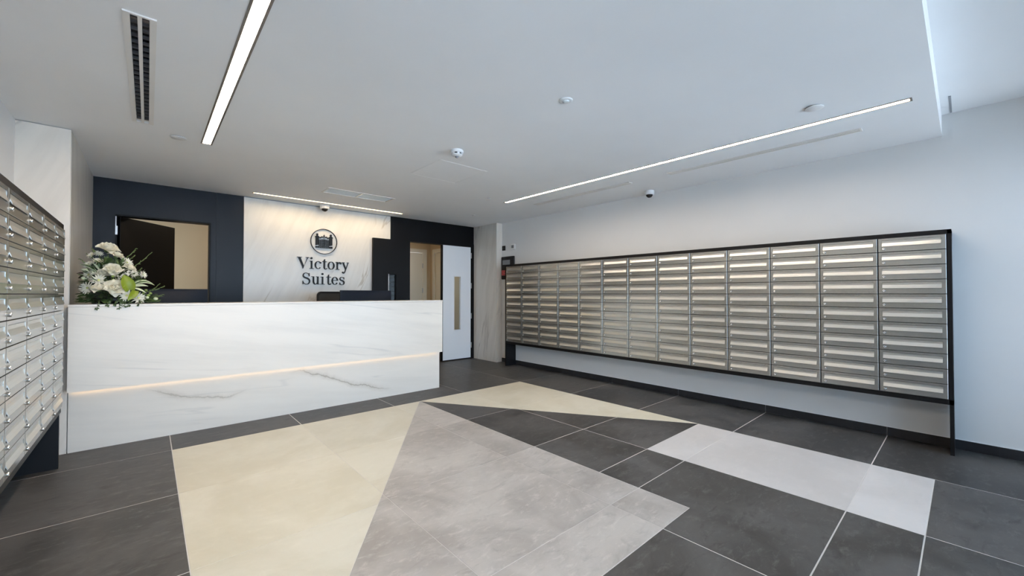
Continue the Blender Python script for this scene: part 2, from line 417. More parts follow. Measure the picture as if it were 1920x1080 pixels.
struct(MB().box(XR, XR + .12, YF - .1, 6.28, -.05, 2.8).build('wall_right', M['wall']), 'white painted wall behind the long mailbox bank')
struct(MB().box(XL - .12, XL, YF - .1, 6.28, -.05, 2.8).build('wall_left', M['wall']), 'white painted wall behind the left mailbox bank')

# back wall: navy paint with two openings, marble slab in the middle
O1 = (-.271, .562, 2.064); O2 = (3.20, 4.50, 2.075)
bw = MB()
bw.box(XL, O1[0], YB, YB + .12, 0, 2.8).box(O1[0], O1[1], YB, YB + .12, O1[2], 2.8).box(O1[1], O2[0], YB, YB + .12, 0, 2.8)
bw.box(O2[0], O2[1], YB, YB + .12, O2[2], 2.8).box(O2[1], XR, YB, YB + .12, 0, 2.8)
wb = struct(bw.build('wall_back', M['navy']), 'dark navy back wall with two door openings')
MB().box(.902, 2.884, YB - .02, YB, 0, ZC - .012).build('marble_panel', M['mback'], wb)['label'] = 'pale veined marble panel behind the desk'
MB().box(.902, 2.884, YB - .012, YB, ZC - .012, ZC).build('shadow_gap', M['grey'], wb)
MB().box(.62, .90, YB - .006, YB, 0, ZC).build('navy_panel', M['navy'], wb)
MB().box(2.884, 4.55, YB - .004, YB, 2.125, ZC).box(2.884, O2[0], YB - .004, YB, 1.9, 2.125).build('black_panel', M['blackdoor'], wb)
# column left of the desk, cladding on the right
cb = MB().box(XL, -.447, 4.535, YB, 0, ZC)
t1 = struct(cb.build('trim_1', M['wall']), 'marble clad column standing beside the reception desk')
MB().box(XL, -.447, 4.515, 4.535, 0, ZC - .006).build('front_slab', M['mcolf'], t1)
MB().box(-.4475, -.445, 4.535, YB - .002, 0, ZC - .006).build('side_slab', M['mcols'], t1)
t2 = struct(MB().box(4.553, XR, 5.486, YB, 0, ZC).build('trim_2', M['mcolf']), 'marble clad pier in the far right corner')
MB().box(4.55, 4.553, 5.484, YB - .006, 0, ZC - .004).build('side_slab', M['mcols'], t2)

# skirting
bb = struct(MB().box(4.674, XR, YF, 5.48, 0, .074).build('baseboard_right', M['grout']), 'charcoal tile skirting below the mailboxes')
sy = [-1.0, -.49, .453, 1.361, 2.27, 3.183, 4.09, 5.0, 5.48]
for a, b in zip(sy[:-1], sy[1:]): MB().cbox(4.667, 4.676, a + .0018, b - .0018, .002, .074, .0012).build('skirting_tile', M['skirt'], bb)
MB().box(4.672, XR, YF, 5.48, .0742, .0785).build('cap_strip', M['white'], bb)

# glass front behind the viewer
wn = struct(MB().box(XL, XR, YF - .06, YF, 2.28, ZR).box(XL, XR, YF - .06, YF, -.01, .06).build('window_1', M['frame']), 'full height glass front of the lobby')
for k in range(5):
    x = XL + .03 + k * (XR - XL - .06) / 4
    MB().box(x - .03, x + .03, YF - .06, YF, .06, 2.28).build('mullion', M['frame'], wn)
for k in range(4):
    x = XL + .06 + k * (XR - XL - .06) / 4
    MB().box(x, x + (XR - XL - .06) / 4 - .06, YF - .036, YF - .03, .06, 2.28).build('pane', M['glass'], wn)
struct(MB().box(-14, 18, -22, YF - .1, -.14, -.04).build('trim_3', M['paving']), 'street paving outside the glass front')

# office behind the left opening
ow = MB().box(-1.6, 1.7, 8.2, 8.3, 0, 2.7).box(-1.7, -1.6, 6.28, 8.3, 0, 2.7).box(1.7, 1.8, 6.28, 8.3, 0, 2.7).box(-1.7, 1.8, 6.285, 8.3, 2.6, 2.7).box(-1.7, 1.8, 6.285, 8.3, -.1, 0)
struct(ow.build('wall_office', M['cream']), 'beige office wall seen through the left door opening')
t = thing('added_ceiling_lamp', (.75, 7.0, 2.6), 'unseen round lamp added to light the office behind the navy wall', 'lamp')  # out-of-view lamp, added to give the office its warm light
MB().lathe([(.17, 2.6), (.17, 2.575), (.155, 2.565), (.155, 2.57)], 20, (.75, 7.0, 0)).build('rim', M['white'], t)
MB().lathe([(.15, 2.569), (.15, 2.562), (.1, 2.555)], 20, (.75, 7.0, 0)).build('diffuser', M['lamp'], t)
d1 = struct(MB().box(O1[0] - .002, O1[0] + .012, YB - .012, YB + .13, 0, O1[2]).box(O1[1] - .012, O1[1] + .002, YB - .012, YB + .13, 0, O1[2])
            .box(O1[0], O1[1], YB - .012, YB + .13, O1[2] - .012, O1[2] + .004).build('door_1', M['blackdoor']), 'black office door standing open inwards')
ang = math.atan2(.60, .475); lf = MB().cbox(0, .78, -.022, .022, .006, 2.048, .002)
lf.xf(Matrix.Translation((-.252, YB + .03, 0)) @ Matrix.Rotation(ang, 4, 'Z')); lf.build('door_leaf', M['blackdoor'], d1)
for z in (1.845, 1.10, .25): MB().box(-.2725, -.2555, YB - .0125, YB + .02, z, z + .095).build('hinge', M['steel'], d1)
MB().box(-.2725, -.2640, YB - .0128, YB - .0118, 1.94, 2.045).build('edge_strip', M['white'], d1)
hd = MB().tube([(.70, -.022, 1.0), (.70, -.065, 1.0), (.58, -.065, 1.0)], .009, 8); hd.xf(Matrix.Translation((-.252, YB + .03, 0)) @ Matrix.Rotation(ang, 4, 'Z')); hd.build('handle', M['steel'], d1)

# corridor behind the double door
cw = MB().box(2.2, 3.40, 7.5, 7.6, 0, 2.7).box(4.24, 4.417, 7.5, 7.6, 0, 2.7).box(3.40, 4.24, 7.5, 7.6, 2.045, 2.7)
cw.box(4.417, 4.517, 7.32, 7.6, 0, 2.7).box(4.417, 4.517, 6.285, 6.45, 0, 2.7).box(4.417, 4.517, 6.45, 7.32, 2.045, 2.7).box(2.1, 2.2, 6.285, 7.6, 0, 2.7).box(2.1, 4.517, 6.285, 7.6, 2.42, 2.7)
struct(cw.build('wall_corridor', M['cream']), 'beige corridor walls beyond the double door')
t = thing('added_ceiling_lamp', (3.3, 6.9, 2.42), 'unseen round lamp added to light the corridor beyond the double door', 'lamp')  # unseen fitting put in to brighten the corridor
MB().lathe([(.15, 2.42), (.15, 2.395), (.135, 2.385), (.135, 2.39)], 20, (3.3, 6.9, 0)).build('rim', M['white'], t)
MB().lathe([(.13, 2.389), (.13, 2.382), (.08, 2.375)], 20, (3.3, 6.9, 0)).build('diffuser', M['lamp'], t)
d3 = struct(MB().box(3.32, 3.41, 7.478, 7.5, 0, 2.12).box(4.23, 4.32, 7.478, 7.5, 0, 2.12).box(3.41, 4.23, 7.478, 7.5, 2.045, 2.12).build('door_3', M['creamdoor']), 'cream corridor door in a broad frame')
MB().cbox(3.414, 4.226, 7.49, 7.53, .005, 2.04, .002).build('door_leaf', M['creamdoor'], d3)
for z in (1.73, 1.22, .3): MB().box(4.217, 4.233, 7.474, 7.492, z, z + .10).build('hinge', M['steel'], d3)
d4 = struct(MB().box(4.395, 4.417, 7.315, 7.39, 0, 2.12).box(4.395, 4.417, 6.38, 6.455, 0, 2.12).box(4.395, 4.417, 6.455, 7.315, 2.045, 2.12).build('door_4', M['creamdoor']), 'second corridor door on the right hand side')
MB().cbox(4.44, 4.48, 6.46, 7.31, .005, 2.04, .002).build('door_leaf', M['creamdoor'], d4)

# double door: black leaf folded back on the marble, white leaf closed
d2 = struct(MB().box(O2[0], O2[0] + .03, YB - .012, YB + .13, 0, O2[2]).box(4.482, O2[1] + .05, YB - .012, YB + .13, 0, O2[2])
            .box(O2[0], 4.55, YB - .012, YB + .13, O2[2] - .002, O2[2] + .05).build('door_2', M['blackdoor']), 'double door with one black leaf open and one white leaf closed')
def holed(x0, x1, y0, y1, z0, z1, h):
    m = MB(); a, b, c, d = h
    return m.box(x0, a, y0, y1, z0, z1).box(b, x1, y0, y1, z0, z1).box(a, b, y0, y1, z0, c).box(a, b, y0, y1, d, z1)
H1 = (2.825, 2.968, .55, 1.517)
lb = holed(2.578, 3.200, 6.080, 6.128, .008, 2.068, H1).build('door_leaf', M['blackdoor'], d2); lb['label'] = 'black leaf folded flat against the marble'
MB().box(H1[0], H1[1], 6.110, 6.114, H1[2], H1[3]).build('vision_panel', M['dglass'], lb)
MB().box(H1[0] - .001, H1[0] + .008, 6.076, 6.108, H1[2], H1[3]).build('glazing_bead', M['white'], lb)
MB().box(H1[1] - .012, H1[1] + .001, 6.076, 6.108, H1[2], H1[3]).box(H1[0], H1[1], 6.076, 6.108, H1[3] - .008, H1[3] + .002).build('glazing_bead', M['blackdoor'], lb)
H2 = (4.112, 4.247, .552, 1.512)
lw = holed(3.876, 4.477, 6.150, 6.194, .022, 2.066, H2).build('door_leaf', M['whitedoor'], d2); lw['label'] = 'white leaf with a narrow tall vision panel'
MB().box(3.852, 3.876, 6.153, 6.196, .010, 2.066).box(3.876, 4.477, 6.153, 6.196, .008, .022).build('edge_seal', M['blackdoor'], lw)
MB().box(H2[0], H2[1], 6.170, 6.175, H2[2], H2[3]).build('vision_panel', M['glass'], lw)
MB().box(H2[0] - .012, H2[0], 6.144, 6.15, H2[2] - .012, H2[3] + .012).box(H2[1], H2[1] + .012, 6.144, 6.15, H2[2] - .012, H2[3] + .012).box(H2[0], H2[1], 6.144, 6.15, H2[3], H2[3] + .012).box(H2[0], H2[1], 6.144, 6.15, H2[2] - .012, H2[2]).build('glazing_bead', M['white'], lw)
for z in (1.86, 1.30, .74, .20): MB().cbox(4.474, 4.490, 6.134, 6.152, z, z + .10, .002).build('hinge', M['steel'], d2)

# ------------------------------------------------------------------ reception desk
dk = thing('reception_desk', (1.2, 4.6, 0), 'long white marble reception desk with a warm light line under its upper block', 'desk')
MB().box(-.439, 2.778, 4.42, 4.60, .468, 1.101).build('front_panel', M['mdesk'], dk)
MB().box(-.441, 2.780, 4.418, 4.80, 1.1025, 1.119).build('counter_top', M['mdesk'], dk)
MB().box(-.441, 2.792, 4.515, 4.56, .0, .467).build('plinth', M['mfoot'], dk)
MB().box(-.44, 2.78, 4.60, 4.62, .0, 1.10).box(2.72, 2.778, 4.62, 5.35, 0, .72).box(-.43, -.40, 4.62, 5.35, 0, .72).build('carcass', M['worktop'], dk)
MB().box(-.43, 2.778, 4.62, 5.36, .72, .75).build('worktop', M['worktop'], dk)
MB().box(-.43, 2.77, 4.484, 4.500, .4605, .4675).build('light_strip', M['ledwarm'], dk)

# monitors
def monitor(x0, x1, y, z1, label, rz=0):
    cx = (x0 + x1) / 2; w = (x1 - x0); t = thing('monitor', (cx, y, .75), label, 'monitor', rz=rz)
    h = .36; z0 = z1 - h - .75; zt = z1 - .75
    n = 12; m = MB(); vs = []
    for r, (zz, k) in enumerate(((z0, .15), (z0 + .02, .8), ((z0 + zt) / 2, 1), (zt - .03, .8), (zt, .15))):
        for i in range(n + 1):
            s = i / n * 2 - 1; vs.append((s * w / 2, -.008 - .042 * k * (1 - abs(s) ** 4) , zz))
    for r in range(4):
        for i in range(n): a = r * (n + 1) + i; m.f.append((a, a + 1, a + n + 2, a + n + 1)); m.sm.append(True)
    m.v = vs; m.build('back_shell', M['shell'], t, True)
    MB().cbox(-w / 2, w / 2, -.010, .012, z0, zt, .003).build('bezel', M['shell'], t, True)
    MB().box(-w / 2 + .01, w / 2 - .01, .012, .0135, z0 + .012, zt - .01).build('screen', M['screen'], t, True)
    MB().cbox(-.035, .035, -.075, -.04, .012, z0 + .22, .004).build('stand_neck', M['shell'], t, True)
    MB().cbox(-.13, .13, -.13, .09, 0, .013, .004).build('stand_base', M['shell'], t, True)
monitor(-.19, .438, 5.0, 1.246, 'black curved-back monitor right beside the white flowers')
monitor(1.712, 2.358, 5.0, 1.243, 'black curved-back monitor in front of the mesh chair')

# office chair
ch = thing('office_chair', (1.935, 5.66, 0), 'black mesh-back office chair behind the desk, under the sign', 'chair', rz=PI)
bk = MB(); N = 16
out = []
for i in range(N + 1):
    s = i / N * 2 - 1; out.append((s * .225 * (1 if abs(s) < .8 else 1), 0))
def rr(x0, x1, z0, z1, r, n=5):
    p = []
    for cx, cz, a in ((x1 - r, z1 - r, 0), (x0 + r, z1 - r, 90), (x0 + r, z0 + r, 180), (x1 - r, z0 + r, 270)):
        for i in range(n + 1):
            t = math.radians(a + 90 * i / n); p.append((cx + r * math.cos(t), cz + r * math.sin(t)))
    return p
o_ = rr(-.225, .225, .62, 1.232, .06); i_ = rr(-.20, .20, .645, 1.207, .045); n = len(o_)
curve = lambda a, y: y - .05 * (1 - (a / .225) ** 2)
vs = [(a, curve(a, -.24), b) for a, b in o_] + [(a, curve(a, -.24), b) for a, b in i_] + [(a, curve(a, -.215), b) for a, b in i_] + [(a, curve(a, -.215), b) for a, b in o_]
fs = []
for q in range(4):
    for i in range(n): fs.append((q * n + i, q * n + (i + 1) % n, ((q + 1) % 4) * n + (i + 1) % n, ((q + 1) % 4) * n + i))
MB().add(vs, fs).build('back_frame', M['mesh'], ch, True)
ms = MB(); gx, gz = 12, 14; vs = []
for j in range(gz + 1):
    for i in range(gx + 1):
        a = -.205 + .41 * i / gx; b = .64 + .572 * j / gz; vs.append((a, curve(a, -.2275), b))
ms.add(vs, [(j * (gx + 1) + i, j * (gx + 1) + i + 1, (j + 1) * (gx + 1) + i + 1, (j + 1) * (gx + 1) + i) for j in range(gz) for i in range(gx)], True)
ms.build('back_mesh', M['meshlight'], ch, True)
MB().cbox(-.045, .045, -.318, -.292, .48, 1.20, .01).cbox(-.045, .045, -.31, .0, .42, .455, .01).build('back_spine', M['mesh'], ch, True)
MB().cbox(-.24, .24, -.22, .24, .455, .525, .025).build('seat', M['mesh'], ch, True)
MB().lathe([(.028, .10), (.028, .43)], 12).build('column', M['steel'], ch, True)
for k in range(5):
    a = 2 * PI * k / 5 + .3; c, s = math.cos(a), math.sin(a)
    MB().tube([(0, 0, .12), (.15 * c, .15 * s, .105), (.29 * c, .29 * s, .075)], .022, 6, .014).build('leg', M['mesh'], ch, True)
    MB().lathe([(.02, -.011), (.027, -.006), (.027, .006), (.02, .011)], 12, (.29 * c, .0 + .29 * s, .0275), True, 'y').build('caster', M['black'], ch, True)
for s in (-1, 1): MB().tube([(s * .235, .02, .48), (s * .285, .02, .52), (s * .285, .02, .66)], .013, 6).cbox(s * .285 - .035, s * .285 + .035, -.12, .13, .66, .685, .008).build('armrest', M['mesh'], ch, True)

# ------------------------------------------------------------------ mailbox banks
CW, RH = .3865, .11264; NC, NR = 13, 11; ZB = .411
w, h = CW - .0075, RH - .0040
def door_mesh():
    m = MB(); c = .0014; hx0, hx1, hz0, hz1 = .0200, .3555, .392 * h, .835 * h
    F = -.006
    R = lambda x0, x1, z0, z1, y: [(x0, y, z0), (x1, y, z0), (x1, y, z1), (x0, y, z1)]
    ring = [(i, (i + 1) % 4, 4 + (i + 1) % 4, 4 + i) for i in range(4)]
    m.add(R(0, w, 0, h, .02) + R(0, w, 0, h, F + c), ring)
    m.add(R(0, w, 0, h, F + c) + R(c, w - c, c, h - c, F), ring)
    m.add(R(c, w - c, c, h - c, F) + R(hx0, hx1, hz0, hz1, F), ring)
    m.add(R(hx0, hx1, hz0, hz1, F) + R(hx0, hx1, hz0, hz1, .001), ring)
    m.add(R(hx0, hx1, hz0, hz1, .001), [(0, 1, 2, 3)])
    return m.mesh('mailbox_door', M['alu'])
def flap_mesh():
    m = MB(); x0, x1 = .0212, .3543; z0, z1 = .40 * h, .82 * h; d = z1 - z0
    prof = [(-.0038, z1 - .02 * d), (-.0038, z1 - .40 * d), (-.0048, z1 - .46 * d), (-.0120, z0 + .07 * d), (-.0128, z0), (-.0110, z0 - .001), (-.002, z1 - .5 * d), (.0008, z1 - .3 * d), (.0008, z1 - .02 * d)]
    return m.prism([(a, b) for a, b in prof], lambda a, b, d: (d, a, b), x0, x1).mesh('letter_flap', M['aluflap'])
def lock_mesh():
    m = MB(); m.lathe([(.0095, -.006), (.0095, -.0135), (.0075, -.0155), (.0030, -.0155), (.0028, -.0120)], 12, (.032, 0, .205 * h), True, 'y')
    return m.mesh('lock', M['chrome'])
MD, MF, ML = door_mesh(), flap_mesh(), lock_mesh()
def bank(loc, rz, L, depth, label, ends):
    b = thing('mailbox_bank', loc, label, 'mailboxes', rz=rz)
    x0 = (L - NC * CW) / 2 if ends == 'full' else 0; xe = x0 + NC * CW; zt = ZB + NR * RH
    MB().box(x0 - .004, xe + .004, .021, depth, ZB, zt).build('carcass', M['black'], b, True)
    e0, e1 = (0, L) if ends == 'full' else (x0, xe)
    MB().box(e0, e1, 0, depth, zt + .001, zt + .034).build('top_panel', M['black'], b, True)
    MB().box(e0, e1, 0, depth, ZB - .038, ZB - .0015).build('bottom_panel', M['black'], b, True)
    if ends == 'full':
        MB().box(0, x0 - .002, 0, depth, .0, zt + .034).build('end_panel', M['black'], b, True)
        MB().box(xe + .002, L, 0, depth, .0, zt + .034).build('end_panel', M['black'], b, True)
    else:
        MB().box(x0 + .03, x0 + .055, 0.003, depth, 0, ZB - .038).build('end_panel', M['black'], b, True)
        MB().box(xe - .057, xe - .032, 0.003, depth, 0, ZB - .038).build('end_panel', M['black'], b, True)
    for i in range(NC):
        for j in range(NR):
            d = inst('mailbox_door', MD, b, (x0 + i * CW + .00375, 0, ZB + j * RH + .0020))
            inst('letter_flap', MF, d); inst('lock', ML, d)
    return b
bank((4.45, 5.136, 0), -PI / 2, 5.073, .217, 'long bank of brushed metal mailboxes in a black frame on the white right wall', 'full')
bank((-.446, 4.224 - NC * CW, 0), PI / 2, NC * CW, .268, 'bank of brushed metal mailboxes on the left beside the reception desk', 'open')

# ------------------------------------------------------------------ ceiling fittings
def linear(x0, x1, y0, y1, label, dm='led'):
    t = thing('linear_lamp', ((x0 + x1) / 2, (y0 + y1) / 2, ZC), label, 'lamp', 'recessed linear lamps'); k = .012
    MB().box(x0, x0 + k, y0, y1, ZC - .003, ZC + .011).box(x1 - k, x1, y0, y1, ZC - .003, ZC + .011).box(x0 + k, x1 - k, y0, y0 + k, ZC - .003, ZC + .011).box(x0 + k, x1 - k, y1 - k, y1, ZC - .003, ZC + .011).build('trim_frame', M['trim'], t)
    MB().box(x0 + k, x1 - k, y0 + k, y1 - k, ZC + .002, ZC + .008).build('diffuser', M[dm], t)
linear(.311, .388, .25, 4.21, 'wide bright linear lamp on the left, running towards the desk')
linear(3.604, 3.668, .212, 4.20, 'long bright linear lamp in the ceiling along the right mailboxes')
linear(.946, 2.955, 5.825, 5.875, 'linear lamp close to the back wall, above the sign', 'ledback')

def slot(x0, x1, y0, y1, slots, label, blades, group):
    t = thing('slot_diffuser', ((x0 + x1) / 2, (y0 + y1) / 2, ZC), label, 'air vent', group)
    cuts = [x0] + [v for s in slots for v in s] + [x1]; m = MB(); e = .012
    for a, b in zip(cuts[::2], cuts[1::2]): m.box(a, b, y0 + e, y1 - e, ZC - .007, ZC + .012)
    m.box(x0, x1, y0, y0 + e, ZC - .0071, ZC + .012).box(x0, x1, y1 - e, y1, ZC - .0071, ZC + .012)
    m.build('frame', M['vent'], t)
    MB().box(x0 + .002, x1 - .002, y0, y1, ZC + .07, ZC + .10).box(x0 - .004, x0 + .001, y0, y1, ZC + .0121, ZC + .10).box(x1 - .001, x1 + .004, y0, y1, ZC + .0121, ZC + .10).build('plenum', M['ventdark'], t)
    nb = int((y1 - y0) / blades); st = (y1 - y0 - 2 * e) / nb
    for a, b in slots:
        prof = []
        for k in range(6): th = PI * (.5 + k / 5); prof.append((.016 * math.cos(th), .016 * math.sin(th)))
        poly = prof + [(q[0] * .8, q[1] * .8) for q in reversed(prof)]
        me = MB().prism(poly, lambda p, q, d: (d, p, q), 0, b - a - .001).mesh('blade', M['blade'])
        for i in range(nb): inst('blade', me, t, (a + .0005 - t.location.x, y0 + e + (i + .5) * st - t.location.y, .022))
slot(-.098, .018, 2.45, 3.985, [(-.074, -.048), (-.033, -.007)], 'wide white slot diffuser with two dark slots, left of the wide lamp', .066, 'slot diffusers')
slot(3.985, 4.058, .508, 2.046, [(3.997, 4.012), (4.027, 4.042)], 'slim slot diffuser on the right, the one nearer the glass front', .3, 'slot diffusers')
slot(3.985, 4.058, 2.489, 3.995, [(3.997, 4.012), (4.027, 4.042)], 'slim slot diffuser on the right, the one nearer the back wall', .3, 'slot diffusers')

t = thing('return_grille', (1.98, 5.11, ZC), 'rectangular white air grille in two halves near the back wall lamp', 'air vent'); a, b, c, d = 1.565, 2.40, 4.972, 5.252
MB().box(a, a + .02, c, d, ZC - .006, ZC + .011).box(b - .02, b, c, d, ZC - .006, ZC + .011).box(a + .02, b - .02, c, c + .02, ZC - .006, ZC + .011).box(a + .02, b - .02, d - .02, d, ZC - .006, ZC + .011).build('frame', M['vent'], t)
MB().box((a + b) / 2 - .01, (a + b) / 2 + .01, c + .02, d - .02, ZC - .005, ZC + .011).build('divider', M['steel'], t)
for p, q in ((a + .02, (a + b) / 2 - .01), ((a + b) / 2 + .01, b - .02)):
    m = MB().box(p, q, c + .02, d - .02, ZC + .008, ZC + .011)
    for i in range(16):
        y = c + .028 + i * (d - c - .056) / 15; m.box(p, q, y - .004, y + .004, ZC + .001, ZC + .008)
    m.build('grille_panel', M['louvre'], t)
t = thing('access_panel', (2.29, 3.535, ZC), 'faint square access panel flush in the white ceiling', 'panel')
MB().cbox(2.016, 2.562, 3.247, 3.823, ZC - .0012, ZC - .0002, .0005).build('door', M['ceil'], t)
k = .004; MB().box(2.009, 2.013, 3.24, 3.83, ZC - .0015, ZC - .0002).box(2.565, 2.569, 3.24, 3.83, ZC - .0015, ZC - .0002).box(2.013, 2.565, 3.24, 3.244, ZC - .0015, ZC - .0002).box(2.013, 2.565, 3.826, 3.83, ZC - .0015, ZC - .0002).build('rim', M['ceil'], t)

def lz(t, name, prof, m, n=28): return MB().lathe([(r, z) for r, z in prof], n).build(name, M[m], t, True)
t = thing('smoke_detector', (1.99, 2.94, ZC), 'white smoke detector with dark vent slits in mid ceiling', 'detector')
lz(t, 'base', [(.052, 0), (.056, -.004), (.056, -.022), (.050, -.026)], 'white')
lz(t, 'chamber', [(.042, -.026), (.042, -.044)], 'ventdark')
for i in range(6):
    a = i * PI / 3 + .25; MB().box(.038, .047, -.010, .010, -.045, -.025).xf(Matrix.Rotation(a, 4, 'Z')).build('rib', M['white'], t, True)
lz(t, 'cap', [(.0475, -.038), (.046, -.045), (.034, -.052), (.018, -.055)], 'white')
lz(t, 'sensor', [(.016, -.055), (.016, -.060), (.009, -.067), (.003, -.069)], 'grey', 14)
t = thing('occupancy_sensor', (1.997, 1.707, ZC), 'round white sensor with a raised centre in mid ceiling', 'sensor')
lz(t, 'ring', [(.044, 0), (.044, -.004), (.036, -.007), (.026, -.0065)], 'white'); lz(t, 'lens', [(.022, -.006), (.021, -.011), (.012, -.015), (.004, -.016)], 'louvre', 20)
for x, y, r, lb_ in ((.169, 4.174, .052, 'flat white disc cover in the ceiling between diffuser and wide lamp'), (3.31, .66, .052, 'flat white disc cover in the ceiling at the near end of the right lamp'),
                 (3.308, 4.153, .03, 'small white disc cover at the far end of the right lamp'), (3.828, 5.184, .03, 'small white disc cover in the far right ceiling corner')):
    t = thing('sprinkler_cover', (x, y, ZC), lb_, 'sprinkler cover', 'ceiling sprinkler covers')
    lz(t, 'plate', [(r * .96, -.005), (r, -.006), (r, -.0085), (r * .97, -.0095)], 'white'); lz(t, 'collar', [(r * .8, 0), (r * .8, -.005)], 'grey')
def dome(x, y, z, label, r):
    t = thing('dome_camera', (x, y, z), label, 'camera', 'dome cameras')
    lz(t, 'housing', [(r * .96, 0), (r, -.004), (r, -r * .62), (r * .93, -r * .78), (r * .72, -r * .80)], 'white')
    q = [(r * .70 * math.cos(k / 8 * PI / 2), -r * .80 - r * .66 * math.sin(k / 8 * PI / 2)) for k in range(8)]
    lz(t, 'dome', q + [(.002, -r * 1.46)], 'dome')
    lz(t, 'dome_ring', [(r * .80, -r * .775), (r * .80, -r * .83), (r * .71, -r * .85)], 'white')
dome(1.845, 6.02, ZC, 'white dome camera over the round emblem', .062)
dome(4.52, 2.545, ZC, 'white dome camera above the right mailbox bank', .058)

# slot in the raised ceiling, near the glass front
t = thing('ceiling_slot', (4.47, .058, ZR), 'thin dark slot in the raised ceiling near the right wall', 'vent')
MB().box(4.27, 4.665, .052, .064, ZR - .003, ZR).build('slot', M['grey'], t)

# ------------------------------------------------------------------ right wall fittings
t = thing('alarm_panel', (4.68, 5.31, 1.454), 'black wall panel with a grey display and red label, above the mailbox bank end', 'panel')
x0 = 4.652
MB().cbox(x0, XR - .001, 5.142, 5.482, 1.454, 1.852, .010).build('housing', M['black'], t)
MB().box(x0 - .002, x0, 5.244, 5.440, 1.708, 1.790).build('display', M['lcd'], t)
rl = MB().box(x0 - .0015, x0, 5.349, 5.462, 1.523, 1.613).build('label_plate', M['red'], t)
pk = mat('pink_print', (.62, .25, .25, 1), .5); q = MB()
for (ya, yb, za, zb) in ((5.355, 5.456, 1.606, 1.610), (5.355, 5.456, 1.526, 1.530), (5.451, 5.456, 1.530, 1.606), (5.355, 5.359, 1.530, 1.606), (5.371, 5.424, 1.581, 1.587), (5.418, 5.424, 1.550, 1.587), (5.367, 5.407, 1.550, 1.559), (5.371, 5.377, 1.559, 1.571)):
    q.box(x0 - .0022, x0 - .0014, ya, yb, za, zb)
q.build('symbol', pk, rl)
t = thing('wall_switch', (XR, 5.432, 1.96), 'small black switch plate on the wall above the alarm panel', 'switch')
MB().cbox(XR - .012, XR - .0003, 5.391, 5.474, 1.964, 2.048, .003).build('plate', M['black'], t); MB().cbox(XR - .016, XR - .011, 5.418, 5.447, 1.985, 2.027, .002).build('rocker', M['ventdark'], t)
t = thing('thermostat', (XR, 5.175, 1.955), 'small white thermostat box on the wall beside the black switch', 'thermostat')
MB().cbox(XR - .028, XR - .0003, 5.125, 5.225, 1.955, 2.055, .006).build('housing', M['white'], t)
MB().box(XR - .0295, XR - .028, 5.148, 5.205, 1.985, 2.035).build('display', M['lcd'], t)

# ------------------------------------------------------------------ wall sign
YS0 = YB - .02
sg = thing('wall_sign', (1.873, YS0, 1.33), 'black raised serif lettering under a round gate emblem on the marble wall', 'sign')
FN = lambda a, b, d: (a, d, b)
DF, DB = YS0 - .016, YS0
def poly(m, pts): 
    if area(pts) > 0: pts = pts[::-1]
    m.k = getattr(m, 'k', 0) + 1; m.prism(pts[::-1], FN, DB, DF - .00006 * (m.k % 40)); return m
def st(m, p0, p1, w0, w1=None):
    """straight stroke with horizontal cut ends"""
    w1 = w0 if w1 is None else w1
    return poly(m, [(p0[0] - w0 / 2, p0[1]), (p0[0] + w0 / 2, p0[1]), (p1[0] + w1 / 2, p1[1]), (p1[0] - w1 / 2, p1[1])])
def rc(m, x0, x1, z0, z1): return poly(m, [(x0, z0), (x1, z0), (x1, z1), (x0, z1)])
def path(m, pts, ws):
    """stroke of changing width along points"""
    n = len(pts); L = []; Rr = []
    for i in range(n):
        a, b = Vector(pts[max(0, i - 1)]), Vector(pts[min(n - 1, i + 1)]); d = (b - a).normalized(); nn = Vector((-d.y, d.x)); p = Vector(pts[i])
        L.append(tuple(p + nn * ws[i] / 2)); Rr.append(tuple(p - nn * ws[i] / 2))
    for i in range(n - 1): poly(m, [L[i], L[i + 1], Rr[i + 1], Rr[i]])
    return m
def bez(p, n=10):
    o = []
    for i in range(n + 1):
        t = i / n; u = 1 - t; o.append((u ** 3 * p[0][0] + 3 * u * u * t * p[1][0] + 3 * u * t * t * p[2][0] + t ** 3 * p[3][0], u ** 3 * p[0][1] + 3 * u * u * t * p[1][1] + 3 * u * t * t * p[2][1] + t ** 3 * p[3][1]))
    return o
def disc(m, c, r, n=16): return poly(m, [(c[0] + r * math.cos(2 * PI * k / n), c[1] + r * math.sin(2 * PI * k / n)) for k in range(n)])
def ell(m, c, a, b, thick, thin, a0=0, a1=360, n=36):
    """oval bowl: thick at the sides, thin at top and bottom"""
    pts = []; ws = []
    for k in range(n + 1):
        t = math.radians(a0 + (a1 - a0) * k / n); w_ = thin + (thick - thin) * abs(math.cos(t)) ** 1.6
        pts.append((c[0] + (a - w_ / 2) * math.cos(t), c[1] + (b - w_ / 2) * math.sin(t))); ws.append(w_)
    return path(m, pts, ws)
CAP, XH, TK, TN = .159, .112, .0195, .0075
